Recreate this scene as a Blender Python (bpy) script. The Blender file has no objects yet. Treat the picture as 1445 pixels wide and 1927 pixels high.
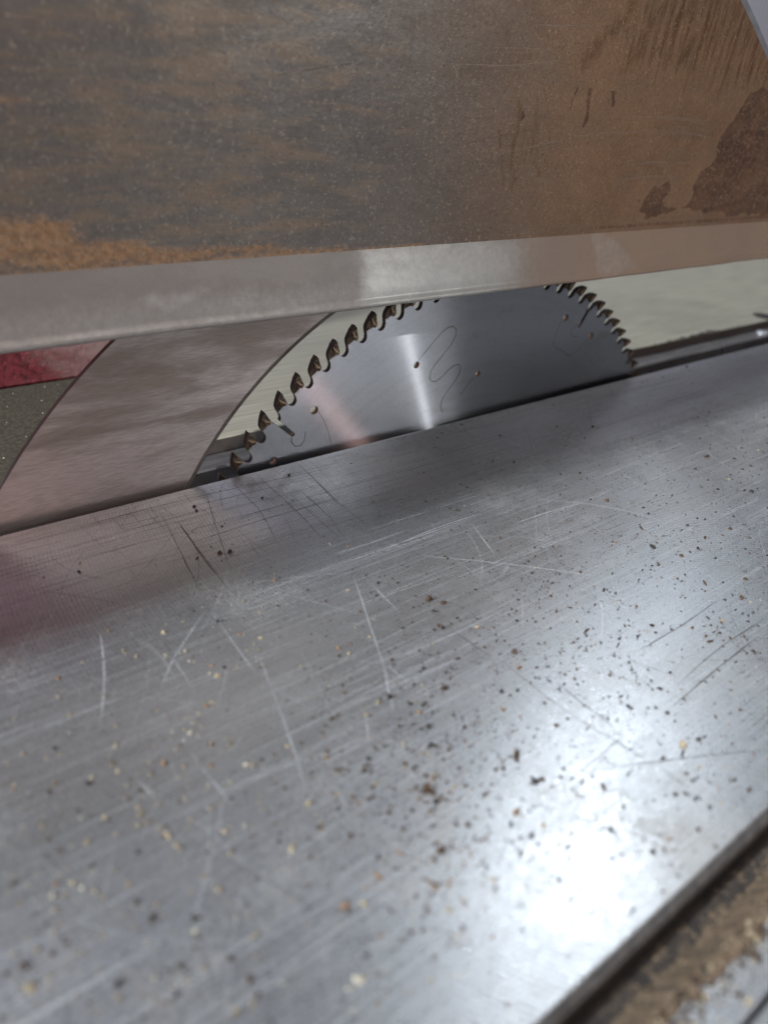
# Close-up of a panel saw: blade rising through the slot of a scratched sliding table, under a dusty steel guard.
import bpy, math, random
import numpy as np
from mathutils import Vector, Matrix, noise
from mathutils.geometry import tessellate_polygon

random.seed(7)
rng = np.random.default_rng(7)
scene = bpy.context.scene
COL = scene.collection
R = math.radians

# ------------------------------------------------------------------ camera
# World: metres, origin at the blade centre, X along the slot, Y away from the viewer, Z up.
cam_data = bpy.data.cameras.new("camera")
cam = bpy.data.objects.new("camera", cam_data)
COL.objects.link(cam)
M = Matrix(((0.82394806, 0.26243662, -0.50223164, -0.19781655),
            (-0.56282562, 0.48200587, -0.67148914, -0.20225885),
            (0.06585526, 0.83594101, 0.54485385, 0.20822975),
            (0, 0, 0, 1)))
cam.matrix_world = M
cam_data.sensor_fit = 'VERTICAL'
cam_data.sensor_height = 36.0
cam_data.lens = 36.0 * 1220.0 / 1927.0
cam_data.clip_start = 0.01
cam_data.clip_end = 60.0
cam_data.dof.use_dof = True
cam_data.dof.focus_distance = 0.230
cam_data.dof.aperture_fstop = 7.4
scene.camera = cam

# ------------------------------------------------------------------ world and lamps (an indoor workshop)
world = bpy.data.worlds.new("World")
scene.world = world
world.use_nodes = True
bg = world.node_tree.nodes["Background"]
bg.inputs["Color"].default_value = (0.55, 0.56, 0.60, 1)
bg.inputs["Strength"].default_value = 0.145


def lamp(name, direction, target, dist, sx, sy, watts, color, along=None):
    d = Vector(direction).normalized()
    ld = bpy.data.lights.new(name, 'AREA')
    ld.shape = 'RECTANGLE'
    ld.size, ld.size_y, ld.energy, ld.color = sx, sy, watts, color
    o = bpy.data.objects.new(name, ld)
    COL.objects.link(o)
    z = d
    x = Vector(along or (1, 0, 0))
    x = (x - z * x.dot(z)).normalized()
    y = z.cross(x)
    m = Matrix((x, y, z)).transposed().to_4x4()
    m.translation = Vector(target) + d * dist
    o.matrix_world = m
    return o


# overhead strip far to the left: throws the guard's long shadow along the slot
lamp("ceiling_lamp", (-1.6, 0.272, 1.0), (-0.05, -0.06, 0.085), 4.4, 0.80, 0.18, 335, (0.86, 0.94, 1.0))
# window-side lamps to the right: the glare and the long sheen on the sliding table
lamp("ceiling_lamp", (0.60, 0.235, 1.0), (-0.12, -0.171, 0.085), 6.0, 0.84, 0.34, 52, (0.86, 0.94, 1.0), along=(1.0, 0.15, 0.0))
lamp("ceiling_lamp", (0.95, 0.42, 1.0), (-0.06, -0.13, 0.085), 3.4, 1.05, 0.26, 4.2, (0.80, 0.91, 1.0), along=(1.0, 0.1, 0.0))
# small lamp above and behind the viewer, and an added low fill for the upright faces
lamp("ceiling_lamp", (0.22, -0.62, 0.75), (-0.036, 0.0, 0.108), 2.0, 0.030, 0.045, 7.5, (0.97, 0.98, 1.0))
lamp("front_fill_lamp", (0.42, -0.87, 0.22), (-0.05, 0.0, 0.15), 2.6, 0.8, 0.40, 6.3, (0.97, 0.98, 1.0))
# added lamp standing in for reddish bounce, low on the viewer's left
lamp("red_bounce_fill", (-0.22, -0.84, 0.50), (-0.073, 0.0, 0.097), 1.3, 0.14, 0.12, 1.9, (1.0, 0.62, 0.56))

scene.view_settings.view_transform = 'Standard'
scene.view_settings.look = 'None'
scene.view_settings.gamma = 1.0
scene.view_settings.use_curve_mapping = False
scene.view_settings.exposure = 0.0
scene.cycles.max_bounces = 8
scene.cycles.caustics_reflective = True

ZT = 0.0852          # top of both tables
YG = -0.012          # outer face of the guard's near panel

# ------------------------------------------------------------------ traced marks, in metres on their own surfaces
W1= [(-0.0359, 0.11608), (-0.03156, 0.12024), (-0.02715, 0.12455), (-0.02273, 0.12878), (-0.02133, 0.1296), (-0.01957, 0.12971), (-0.01763, 0.12889), (-0.01619, 0.12739), (-0.01581, 0.12573), (-0.01659, 0.12257), (-0.02065, 0.11859), (-0.02475, 0.11482), (-0.0291, 0.11109), (-0.03048, 0.10878), (-0.0302, 0.10661), (-0.02889, 0.10445), (-0.02731, 0.10344), (-0.02476, 0.10395), (-0.02197, 0.10652), (-0.01898, 0.10949), (-0.01592, 0.11201), (-0.01467, 0.11255), (-0.01304, 0.11243), (-0.01134, 0.1111), (-0.01059, 0.10924), (-0.01114, 0.10671), (-0.01446, 0.10306), (-0.01818, 0.09903), (-0.02196, 0.09546), (-0.02246, 0.09329), (-0.02136, 0.09124), (-0.01947, 0.08947)]
W2= [(-0.00362, 0.10302), (-0.00573, 0.10067), (-0.00814, 0.09836), (-0.01005, 0.09642)]
H1=[(-0.09429, 0.09544), (-0.0959, 0.09377), (-0.09616, 0.092), (-0.09505, 0.08967), (-0.09276, 0.08795), (-0.08996, 0.08775), (-0.08807, 0.08917), (-0.08736, 0.09181), (-0.08783, 0.09445), (-0.0883, 0.09524)]
H2=[(-0.08297, 0.10313), (-0.08106, 0.10096), (-0.07908, 0.09737), (-0.07755, 0.0938), (-0.07672, 0.08984), (-0.07666, 0.08744)]
H3=[(0.05994, 0.11956), (0.05715, 0.12006), (0.05482, 0.11927), (0.05392, 0.11725), (0.0541, 0.11507), (0.0558, 0.11305), (0.05819, 0.11219), (0.06077, 0.1124), (0.06227, 0.11348)]
H4=[(0.04778, 0.12291), (0.04632, 0.12029), (0.0452, 0.11656), (0.04436, 0.11347), (0.04435, 0.11096), (0.04571, 0.10896), (0.04701, 0.10805), (0.04811, 0.10863), (0.0509, 0.10878), (0.05363, 0.1084), (0.05571, 0.10682), (0.05729, 0.10435), (0.05862, 0.10189), (0.06107, 0.10342), (0.06426, 0.10522), (0.06704, 0.10822), (0.06954, 0.11125)]
DARK= [[(-0.1473, -0.0249), (-0.1472, -0.0345), (-0.148, -0.0458), (-0.1472, -0.0543)], [(-0.1525, -0.0395), (-0.1536, -0.0507)], [(-0.1318, -0.0068), (-0.1354, -0.0204), (-0.1382, -0.0331), (-0.1398, -0.0406), (-0.1431, -0.056)], [(-0.1219, -0.0085), (-0.1218, -0.0197), (-0.1209, -0.0287), (-0.1221, -0.0346), (-0.1242, -0.0479)], [(-0.1118, -0.0066), (-0.1114, -0.0203), (-0.1105, -0.0363), (-0.111, -0.0539)], [(-0.1076, -0.0223), (-0.1069, -0.0367), (-0.1059, -0.0567)], [(-0.0945, -0.0051), (-0.0946, -0.0185), (-0.0959, -0.0402)], [(-0.1032, -0.0246), (-0.1025, -0.0351), (-0.1027, -0.0453)], [(-0.1425, -0.0114), (-0.1306, -0.0116), (-0.1142, -0.0126), (-0.097, -0.0144), (-0.0808, -0.0152)], [(-0.1514, -0.0362), (-0.1366, -0.0355), (-0.123, -0.0349), (-0.1082, -0.0352), (-0.0929, -0.0353)], [(-0.1489, -0.0294), (-0.1341, -0.0296), (-0.1207, -0.03), (-0.1059, -0.0308)], [(-0.144, -0.0158), (-0.1287, -0.0168), (-0.1079, -0.0177), (-0.0901, -0.019)], [(-0.1321, -0.0442), (-0.1328, -0.0538)], [(-0.1505, -0.0157), (-0.152, -0.0348), (-0.1541, -0.0605)], [(-0.1474, -0.0219), (-0.1474, -0.0414), (-0.1468, -0.0635)], [(-0.0945, -0.019), (-0.0952, -0.0362), (-0.094, -0.0572)], [(-0.0977, -0.1223), (-0.0965, -0.1347), (-0.0953, -0.1461), (-0.09, -0.1637)], [(-0.0904, -0.1363), (-0.09, -0.1465), (-0.0889, -0.1545)], [(-0.1017, -0.1072), (-0.099, -0.1216)], [(-0.0679, -0.1411), (-0.061, -0.1528)], [(-0.103, -0.1593), (-0.0898, -0.165), (-0.0748, -0.1718), (-0.0624, -0.1777)], [(-0.1099, -0.1585), (-0.0992, -0.1576), (-0.0888, -0.1572)], [(-0.0627, -0.154), (-0.0399, -0.1519), (-0.0158, -0.1522)], [(-0.0728, -0.1579), (-0.0497, -0.1564), (-0.028, -0.1553)], [(-0.0643, -0.141), (-0.0414, -0.1411), (-0.0217, -0.1398)], [(-0.0889, -0.1672), (-0.0879, -0.174)], [(-0.0923, -0.1533), (-0.0903, -0.1639)]]
LIGHT= [[(-0.1544, -0.0694), (-0.1366, -0.0683), (-0.1144, -0.0683), (-0.0893, -0.0684), (-0.0564, -0.0686)], [(-0.113, -0.0633), (-0.1001, -0.0638), (-0.0829, -0.0633)], [(-0.1122, -0.0751), (-0.1174, -0.0893), (-0.1237, -0.1063), (-0.1279, -0.1184)], [(-0.1757, -0.0897), (-0.1692, -0.0802), (-0.1635, -0.0754), (-0.1552, -0.0674)], [(-0.1693, -0.072), (-0.1691, -0.0846), (-0.1684, -0.094)], [(-0.1546, -0.0698), (-0.1543, -0.0827), (-0.1537, -0.0972)], [(-0.1507, -0.0921), (-0.1525, -0.102), (-0.1538, -0.1082), (-0.1557, -0.1186), (-0.1584, -0.1297)], [(-0.1786, -0.1072), (-0.161, -0.1069), (-0.1441, -0.1078), (-0.1232, -0.1057), (-0.0928, -0.1057)], [(-0.157, -0.1078), (-0.1395, -0.1106), (-0.1201, -0.1112), (-0.0976, -0.1112)], [(-0.1737, -0.122), (-0.163, -0.1226), (-0.1485, -0.1257), (-0.1365, -0.1254)], [(-0.1543, -0.1335), (-0.144, -0.133), (-0.1321, -0.133), (-0.1139, -0.1339)], [(-0.1406, -0.1155), (-0.1325, -0.1165)], [(-0.1303, -0.1161), (-0.1232, -0.1175)], [(-0.1245, -0.1086), (-0.123, -0.1172)], [(-0.1694, -0.1142), (-0.1665, -0.112), (-0.1639, -0.1115)], [(-0.1099, -0.0788), (-0.1098, -0.087), (-0.1098, -0.0958)], [(-0.1443, -0.1335), (-0.1459, -0.1375), (-0.1467, -0.1396)], [(-0.1752, -0.1099), (-0.1744, -0.1168), (-0.1731, -0.1229)], [(-0.1372, -0.1198), (-0.141, -0.1276)], [(-0.182, -0.0625), (-0.184, -0.0743), (-0.1863, -0.0827), (-0.19, -0.0929)], [(-0.1753, -0.1108), (-0.1728, -0.1262)], [(-0.1955, -0.1545), (-0.1924, -0.1517), (-0.1893, -0.1492)], [(-0.1686, -0.1548), (-0.1717, -0.161), (-0.1745, -0.1681)], [(-0.2152, -0.1343), (-0.2141, -0.1393), (-0.2122, -0.1434)], [(-0.187, -0.1103), (-0.1851, -0.1164)], [(-0.1638, -0.1498), (-0.152, -0.1495)], [(-0.1402, -0.1161), (-0.1323, -0.1166)], [(-0.1526, -0.1331), (-0.1536, -0.1388)], [(-0.0288, -0.0719), (-0.0152, -0.0818), (-0.0053, -0.0933), (0.0021, -0.1062), (0.0096, -0.1234)], [(-0.0897, -0.0763), (-0.071, -0.0908), (-0.0559, -0.104), (-0.0416, -0.1175)], [(-0.0732, -0.098), (-0.0637, -0.0941)], [(-0.053, -0.1197), (-0.0593, -0.1269), (-0.0682, -0.1329)], [(-0.0132, -0.1006), (0.0013, -0.1029)], [(-0.0618, -0.0711), (-0.0671, -0.089)], [(-0.097, -0.069), (-0.0739, -0.0672), (-0.054, -0.0678)], [(-0.0745, -0.1087), (-0.0796, -0.1151), (-0.0835, -0.1178)], [(-0.0529, -0.1577), (-0.0531, -0.1638)], [(-0.0486, -0.0784), (-0.0294, -0.0792), (-0.017, -0.0808)], [(-0.1253, -0.1103), (-0.1312, -0.1234)], [(-0.0633, -0.1152), (-0.0479, -0.1154), (-0.0241, -0.1165)], [(-0.1297, -0.1168), (-0.1069, -0.118)], [(-0.1224, -0.1098), (-0.1031, -0.11), (-0.0835, -0.1102)]]
BIG= [(-0.1163, -0.1238, 0.84), (-0.1395, -0.0465, 0.75), (-0.1423, -0.0455, 0.89), (-0.1296, -0.119, 0.82), (-0.101, -0.0998, 0.48), (-0.1318, -0.0988, 0.57), (-0.1262, -0.1265, 0.52), (-0.1366, -0.1438, 1.02), (-0.1511, -0.1257, 0.53), (-0.1674, -0.1118, 0.59), (-0.1665, -0.1185, 0.47), (-0.1811, -0.1089, 0.62), (-0.1516, -0.0814, 0.45), (-0.1192, -0.0898, 0.47), (-0.1519, -0.0947, 0.36), (-0.1326, -0.1274, 0.5), (-0.1162, -0.1239, 0.72), (-0.0952, -0.1287, 0.56), (-0.0518, -0.1389, 0.55), (-0.0414, -0.1492, 0.61), (-0.0129, -0.1357, 0.46), (-0.0048, -0.1385, 0.69), (-0.0659, -0.1467, 0.44), (-0.102, -0.1244, 0.44), (-0.0494, -0.1092, 0.53), (-0.137, -0.1439, 0.71), (-0.1009, -0.1001, 0.41), (-0.0968, -0.1466, 0.46), (-0.1084, -0.1363, 0.52), (-0.1858, -0.1249, 0.79), (-0.185, -0.1278, 0.55), (-0.1763, -0.1299, 0.57), (-0.1668, -0.1399, 0.74), (-0.1636, -0.1543, 0.95), (-0.1792, -0.15, 0.58), (-0.1678, -0.1653, 1.04), (-0.2059, -0.1343, 0.49), (-0.2095, -0.1382, 0.54), (-0.1887, -0.1162, 0.58), (-0.1881, -0.0992, 0.58), (-0.2027, -0.1038, 0.44), (-0.2084, -0.0992, 0.44), (-0.1828, -0.1557, 0.71), (-0.1826, -0.1582, 0.62), (-0.2017, -0.1265, 0.43), (-0.1865, -0.1585, 0.68), (-0.1827, -0.136, 0.49)]
DUST_LOW=[(-0.1834, 0.1785), (-0.1701, 0.1775), (-0.1653, 0.1784), (-0.1619, 0.1758), (-0.1582, 0.1716), (-0.1538, 0.1704), (-0.1399, 0.1698), (-0.1217, 0.1674), (-0.1048, 0.1671), (-0.09, 0.1651), (-0.0698, 0.1644), (-0.0698, 0.163), (-0.1187, 0.1628), (-0.155, 0.1628), (-0.1872, 0.1631)]
DUST_LEFT=[(-0.177, 0.2041), (-0.1643, 0.2048), (-0.1641, 0.1998), (-0.1654, 0.1945), (-0.1701, 0.1931), (-0.18, 0.192)]
DUST_SPOT=[(-0.1541, 0.2065), (-0.1519, 0.2056), (-0.1528, 0.2024), (-0.1546, 0.2025)]
ST_MAIN=[(0.1496, 0.2208), (0.1279, 0.2166), (0.1199, 0.2093), (0.113, 0.1969), (0.1168, 0.1921), (0.1076, 0.1863), (0.1042, 0.1798), (0.1059, 0.1732), (0.0922, 0.1698), (0.0743, 0.169), (0.0819, 0.1731), (0.0963, 0.1719), (0.1209, 0.1694), (0.192, 0.1661)]
ST_SMALL=[(0.0698, 0.1698), (0.0715, 0.175), (0.0768, 0.1812), (0.0851, 0.1836), (0.0877, 0.18), (0.0824, 0.1759), (0.0882, 0.1721), (0.0831, 0.1705)]
HOLE_IN=[(0.1411, 0.184), (0.1562, 0.1863), (0.1614, 0.1756), (0.1474, 0.1711)]
AMBER=[(-0.0206, 0.2076), (0.0039, 0.2072), (0.0082, 0.1975), (0.0075, 0.1854), (-0.0082, 0.1819), (-0.0172, 0.1871)]
CLEAN_MID=[(-0.0748, 0.1586), (-0.0212, 0.1559), (-0.0119, 0.1503), (-0.0242, 0.1434), (-0.0794, 0.1441), (-0.0755, 0.1518)]
CLEAN_TRI=[(0.04, 0.1635), (0.0569, 0.1628), (0.0751, 0.146), (0.0464, 0.1458)]
CLEAN_TRI2=[(-0.1491, 0.1552), (-0.1223, 0.1589), (-0.1379, 0.148), (-0.1455, 0.1489)]
STREAK= [([(0.0237, 0.213), (0.024, 0.208), (0.0242, 0.2034)], 1.27), ([(0.0359, 0.2132), (0.0366, 0.2086)], 0.69), ([(-0.0124, 0.2064), (-0.0097, 0.1904), (-0.0089, 0.1819)], 1.04), ([(-0.0185, 0.2008), (-0.0138, 0.1828)], 0.81), ([(-0.0056, 0.2052), (-0.0003, 0.1905), (0.0037, 0.1836)], 0.57), ([(0.0014, 0.199), (0.0052, 0.1906), (0.0083, 0.1849)], 0.52), ([(0.0054, 0.2007), (0.0081, 0.1941)], 0.4), ([(0.0445, 0.197), (0.0461, 0.1961)], 0.29), ([(0.0679, 0.1761), (0.0684, 0.1766)], 0.35), ([(0.0354, 0.2387), (0.0252, 0.228), (0.0164, 0.2212)], 2.3), ([(0.053, 0.2405), (0.0475, 0.2322), (0.0408, 0.2229)], 1.72), ([(0.0674, 0.2412), (0.0619, 0.2327), (0.0558, 0.2248)], 1.44), ([(0.0819, 0.2402), (0.0751, 0.2305), (0.071, 0.2251)], 1.15), ([(0.1026, 0.2371), (0.0995, 0.2298)], 0.69), ([(0.1118, 0.2353), (0.1095, 0.2297)], 0.52), ([(0.0915, 0.2395), (0.0897, 0.2334)], 0.81), ([(0.0152, 0.2125), (0.0126, 0.2075)], 0.81), ([(-0.0103, 0.2034), (-0.0106, 0.2018)], 0.46)]
SCUFF= [[(-0.0367, 0.1894), (-0.0166, 0.1924), (0.0078, 0.1962), (0.0346, 0.1999), (0.0619, 0.2015), (0.0893, 0.2013), (0.1258, 0.1987)], [(-0.0463, 0.1924), (-0.0178, 0.1977), (0.0011, 0.2002)], [(0.0372, 0.2052), (0.0597, 0.2062), (0.0867, 0.2061), (0.1025, 0.2057)], [(0.044, 0.1881), (0.0672, 0.1902), (0.0954, 0.1902)], [(0.0476, 0.1833), (0.0713, 0.1852), (0.0988, 0.1841)], [(-0.0278, 0.2215), (-0.0103, 0.2227), (0.001, 0.2231)], [(-0.0119, 0.2287), (0.0183, 0.2313)], [(-0.0486, 0.2159), (-0.0187, 0.2173), (0.0082, 0.221)], [(-0.0426, 0.2115), (-0.0269, 0.2117)], [(-0.0693, 0.216), (-0.0608, 0.2173)], [(-0.1052, 0.209), (-0.0924, 0.2116), (-0.0769, 0.2142)], [(-0.0973, 0.2049), (-0.0864, 0.2083), (-0.0767, 0.2117)], [(0.0748, 0.1738), (0.082, 0.1747)], [(0.1593, 0.1768), (0.1735, 0.1729)]]


# ------------------------------------------------------------------ helpers
def new_mesh(name, verts, faces, mats=(), midx=None, smooth=False, loc=(0, 0, 0), parent=None):
    """One mesh object; verts are given in world metres and stored relative to loc."""
    me = bpy.data.meshes.new(name)
    v = np.asarray(verts, dtype=float) - np.asarray(loc, dtype=float)
    me.from_pydata([tuple(p) for p in v], [], [tuple(f) for f in faces])
    for m in (mats if isinstance(mats, (list, tuple)) else [mats]):
        me.materials.append(m)
    if midx is not None:
        me.polygons.foreach_set("material_index", np.asarray(midx, dtype=np.int32))
    if smooth:
        me.polygons.foreach_set("use_smooth", [True] * len(me.polygons))
    me.update()
    o = bpy.data.objects.new(name, me)
    COL.objects.link(o)
    if parent is not None:
        o.parent = parent
        o.location = Vector(loc) - parent.location
    else:
        o.location = loc
    return o


def tag(o, label=None, cat=None, group=None, kind=None):
    for k, v in (("label", label), ("category", cat), ("group", group), ("kind", kind)):
        if v:
            o[k] = v
    return o


def thing(name, label, cat, loc=(0, 0, 0), group=None):
    o = bpy.data.objects.new(name, None)
    o.empty_display_size = 0.02
    COL.objects.link(o)
    o.location = loc
    return tag(o, label, cat, group)


def prism_x(profile, x0, x1):
    """Closed (y,z) profile, counter-clockwise seen from +X, swept along X."""
    n = len(profile)
    v = [(x0, y, z) for y, z in profile] + [(x1, y, z) for y, z in profile]
    f = [(i, i + n, (i + 1) % n + n, (i + 1) % n) for i in range(n)]
    f += [tuple(range(n)), tuple(range(2 * n - 1, n - 1, -1))]
    return v, f


def flat_plate(outer, holes, y0, y1, flip=False):
    """Plate in the XZ plane between y0 (near the viewer) and y1, with through holes."""
    loops = [list(outer)] + [list(h) for h in holes]
    tris = tessellate_polygon([[Vector((x, z, 0)) for x, z in l] for l in loops])
    pts = [p for l in loops for p in l]
    n = len(pts)
    v = [(x, y0, z) for x, z in pts] + [(x, y1, z) for x, z in pts]
    f = []
    for a, b, c in tris:
        ax, az = pts[a]; bx, bz = pts[b]; cx, cz = pts[c]
        area = (bx - ax) * (cz - az) - (bz - az) * (cx - ax)
        t = (a, b, c) if area > 0 else (c, b, a)
        f.append(t)
        f.append(tuple(i + n for i in reversed(t)))
    nf = len(f)
    s = 0
    for li, l in enumerate(loops):
        m = len(l)
        ar = sum(l[i][0] * l[(i + 1) % m][1] - l[(i + 1) % m][0] * l[i][1] for i in range(m))
        ccw = ar > 0
        solid_left = ccw if li == 0 else not ccw
        for i in range(m):
            a, b = s + i, s + (i + 1) % m
            f.append((b, a, a + n, b + n) if solid_left else (a, b, b + n, a + n))
        s += m
    return v, f, nf


def ribbon(pts, width, to3d, taper=True, jitter=0.0):
    """Thin flat strip along 2-D points; to3d lifts (u, v) to the surface."""
    p = np.array(pts, dtype=float)
    # resample smoothly
    seg = np.hypot(*np.diff(p, axis=0).T)
    t = np.concatenate([[0], np.cumsum(seg)])
    L = t[-1]
    k = max(3, int(L / 0.0035))
    ti = np.linspace(0, L, k)
    q = np.stack([np.interp(ti, t, p[:, 0]), np.interp(ti, t, p[:, 1])], 1)
    if len(p) > 2:
        for _ in range(2):
            q[1:-1] = 0.25 * q[:-2] + 0.5 * q[1:-1] + 0.25 * q[2:]
    d = np.gradient(q, axis=0)
    d /= np.linalg.norm(d, axis=1)[:, None] + 1e-12
    nrm = np.stack([-d[:, 1], d[:, 0]], 1)
    if jitter:
        q = q + nrm * (rng.normal(0, jitter, k))[:, None]
    w = np.full(k, width / 2) * (0.65 + 0.6 * rng.random(k))
    if taper:
        w *= np.clip(np.minimum(np.arange(k), np.arange(k)[::-1]) / max(1.0, k * 0.15), 0.12, 1)
    a, b = q + nrm * w[:, None], q - nrm * w[:, None]
    v = [to3d(*x) for x in a] + [to3d(*x) for x in b]
    f = [(i, i + k, i + 1 + k, i + 1) for i in range(k - 1)]
    return v, f


class Acc:
    """Collects shapes for one mesh."""
    def __init__(self):
        self.v, self.f, self.m = [], [], []

    def add(self, v, f, mi=0):
        o = len(self.v)
        self.v += [tuple(p) for p in v]
        self.f += [tuple(i + o for i in q) for q in f]
        self.m += [mi] * len(f)


def poly_sd(px, pz, poly):
    """Signed distance (negative inside) of arrays of points to a polygon."""
    poly = np.asarray(poly, dtype=float)
    d = np.full(px.shape, 1e9)
    inside = np.zeros(px.shape, bool)
    n = len(poly)
    for i in range(n):
        a, b = poly[i], poly[(i + 1) % n]
        e = b - a
        wx, wz = px - a[0], pz - a[1]
        t = np.clip((wx * e[0] + wz * e[1]) / (e @ e + 1e-18), 0, 1)
        d = np.minimum(d, np.hypot(wx - t * e[0], wz - t * e[1]))
        c = (a[1] > pz) != (b[1] > pz)
        with np.errstate(divide='ignore', invalid='ignore'):
            xi = (b[0] - a[0]) * (pz - a[1]) / (b[1] - a[1] + 1e-18) + a[0]
        inside ^= c & (px < xi)
    return np.where(inside, -d, d)


def line_d(px, pz, pts):
    d = np.full(px.shape, 1e9)
    for a, b in zip(pts[:-1], pts[1:]):
        a, b = np.array(a), np.array(b)
        e = b - a
        wx, wz = px - a[0], pz - a[1]
        t = np.clip((wx * e[0] + wz * e[1]) / (e @ e + 1e-18), 0, 1)
        d = np.minimum(d, np.hypot(wx - t * e[0], wz - t * e[1]))
    return d


def sstep(x, a, b):
    t = np.clip((x - a) / (b - a), 0, 1)
    return t * t * (3 - 2 * t)


def set_attr(o, name, values):
    at = o.data.attributes.new(name, 'FLOAT', 'POINT')
    at.data.foreach_set("value", np.asarray(values, dtype=np.float32))


# ------------------------------------------------------------------ node helpers
class NT:
    def __init__(self, name):
        self.m = bpy.data.materials.new(name)
        self.m.use_nodes = True
        self.t = self.m.node_tree
        self.b = self.t.nodes["Principled BSDF"]
        self.pos = self.n("ShaderNodeNewGeometry").outputs["Position"]

    def n(self, typ, **kw):
        x = self.t.nodes.new(typ)
        for k, v in kw.items():
            setattr(x, k, v)
        return x

    def put(self, sock, val):
        if isinstance(val, bpy.types.NodeSocket):
            self.t.links.new(val, sock)
        elif isinstance(val, (tuple, list)) and len(val) == 3 and sock.type == 'RGBA':
            sock.default_value = (*val, 1)
        else:
            sock.default_value = val

    def math(self, op, a, b=0.0, c=0.0, clamp=False):
        x = self.n("ShaderNodeMath", operation=op, use_clamp=clamp)
        for s, v in zip(x.inputs, (a, b, c)):
            self.put(s, v)
        return x.outputs[0]

    def vec(self, op, a, b=(0, 0, 0)):
        x = self.n("ShaderNodeVectorMath", operation=op)
        self.put(x.inputs[0], a)
        self.put(x.inputs[1], b)
        return x.outputs["Value"] if op in ('LENGTH', 'DOT_PRODUCT', 'DISTANCE') else x.outputs[0]

    def xyz(self, v):
        x = self.n("ShaderNodeSeparateXYZ")
        self.put(x.inputs[0], v)
        return x.outputs

    def comb(self, a, b, c):
        x = self.n("ShaderNodeCombineXYZ")
        for s, v in zip(x.inputs, (a, b, c)):
            self.put(s, v)
        return x.outputs[0]

    def mapping(self, v, scale=(1, 1, 1), rot=(0, 0, 0)):
        x = self.n("ShaderNodeMapping")
        self.put(x.inputs["Vector"], v)
        x.inputs["Scale"].default_value = scale
        x.inputs["Rotation"].default_value = rot
        return x.outputs[0]

    def noise(self, v, scale, detail=3.0, rough=0.55, dist=0.0):
        x = self.n("ShaderNodeTexNoise")
        self.put(x.inputs["Vector"], v)
        x.inputs["Scale"].default_value = scale
        x.inputs["Detail"].default_value = detail
        x.inputs["Roughness"].default_value = rough
        x.inputs["Distortion"].default_value = dist
        return x.outputs["Fac"]

    def step(self, s, lo, hi, a=0.0, b=1.0):
        x = self.n("ShaderNodeMapRange", interpolation_type='SMOOTHSTEP')
        self.put(x.inputs["Value"], s)
        x.inputs["From Min"].default_value = lo
        x.inputs["From Max"].default_value = hi
        x.inputs["To Min"].default_value = a
        x.inputs["To Max"].default_value = b
        return x.outputs["Result"]

    def mix(self, f, a, b):
        x = self.n("ShaderNodeMix", data_type='RGBA')
        self.put(x.inputs[0], f)
        self.put(x.inputs[6], a)
        self.put(x.inputs[7], b)
        return x.outputs[2]

    def mixf(self, f, a, b):
        x = self.n("ShaderNodeMix", data_type='FLOAT')
        self.put(x.inputs[0], f)
        self.put(x.inputs[2], a)
        self.put(x.inputs[3], b)
        return x.outputs[0]

    def attr(self, name):
        return self.n("ShaderNodeAttribute", attribute_name=name).outputs["Fac"]

    def bump(self, h, strength, dist, normal=None):
        x = self.n("ShaderNodeBump")
        x.inputs["Strength"].default_value = strength
        x.inputs["Distance"].default_value = dist
        self.put(x.inputs["Height"], h)
        if normal is not None:
            self.put(x.inputs["Normal"], normal)
        return x.outputs[0]

    def set(self, **kw):
        for k, v in kw.items():
            self.put(self.b.inputs[k.replace("_", " ")], v)
        return self.m


# ------------------------------------------------------------------ materials
MILL = (0.06, -0.04, ZT)     # centre of the face-milling arcs on the sliding table


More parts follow.
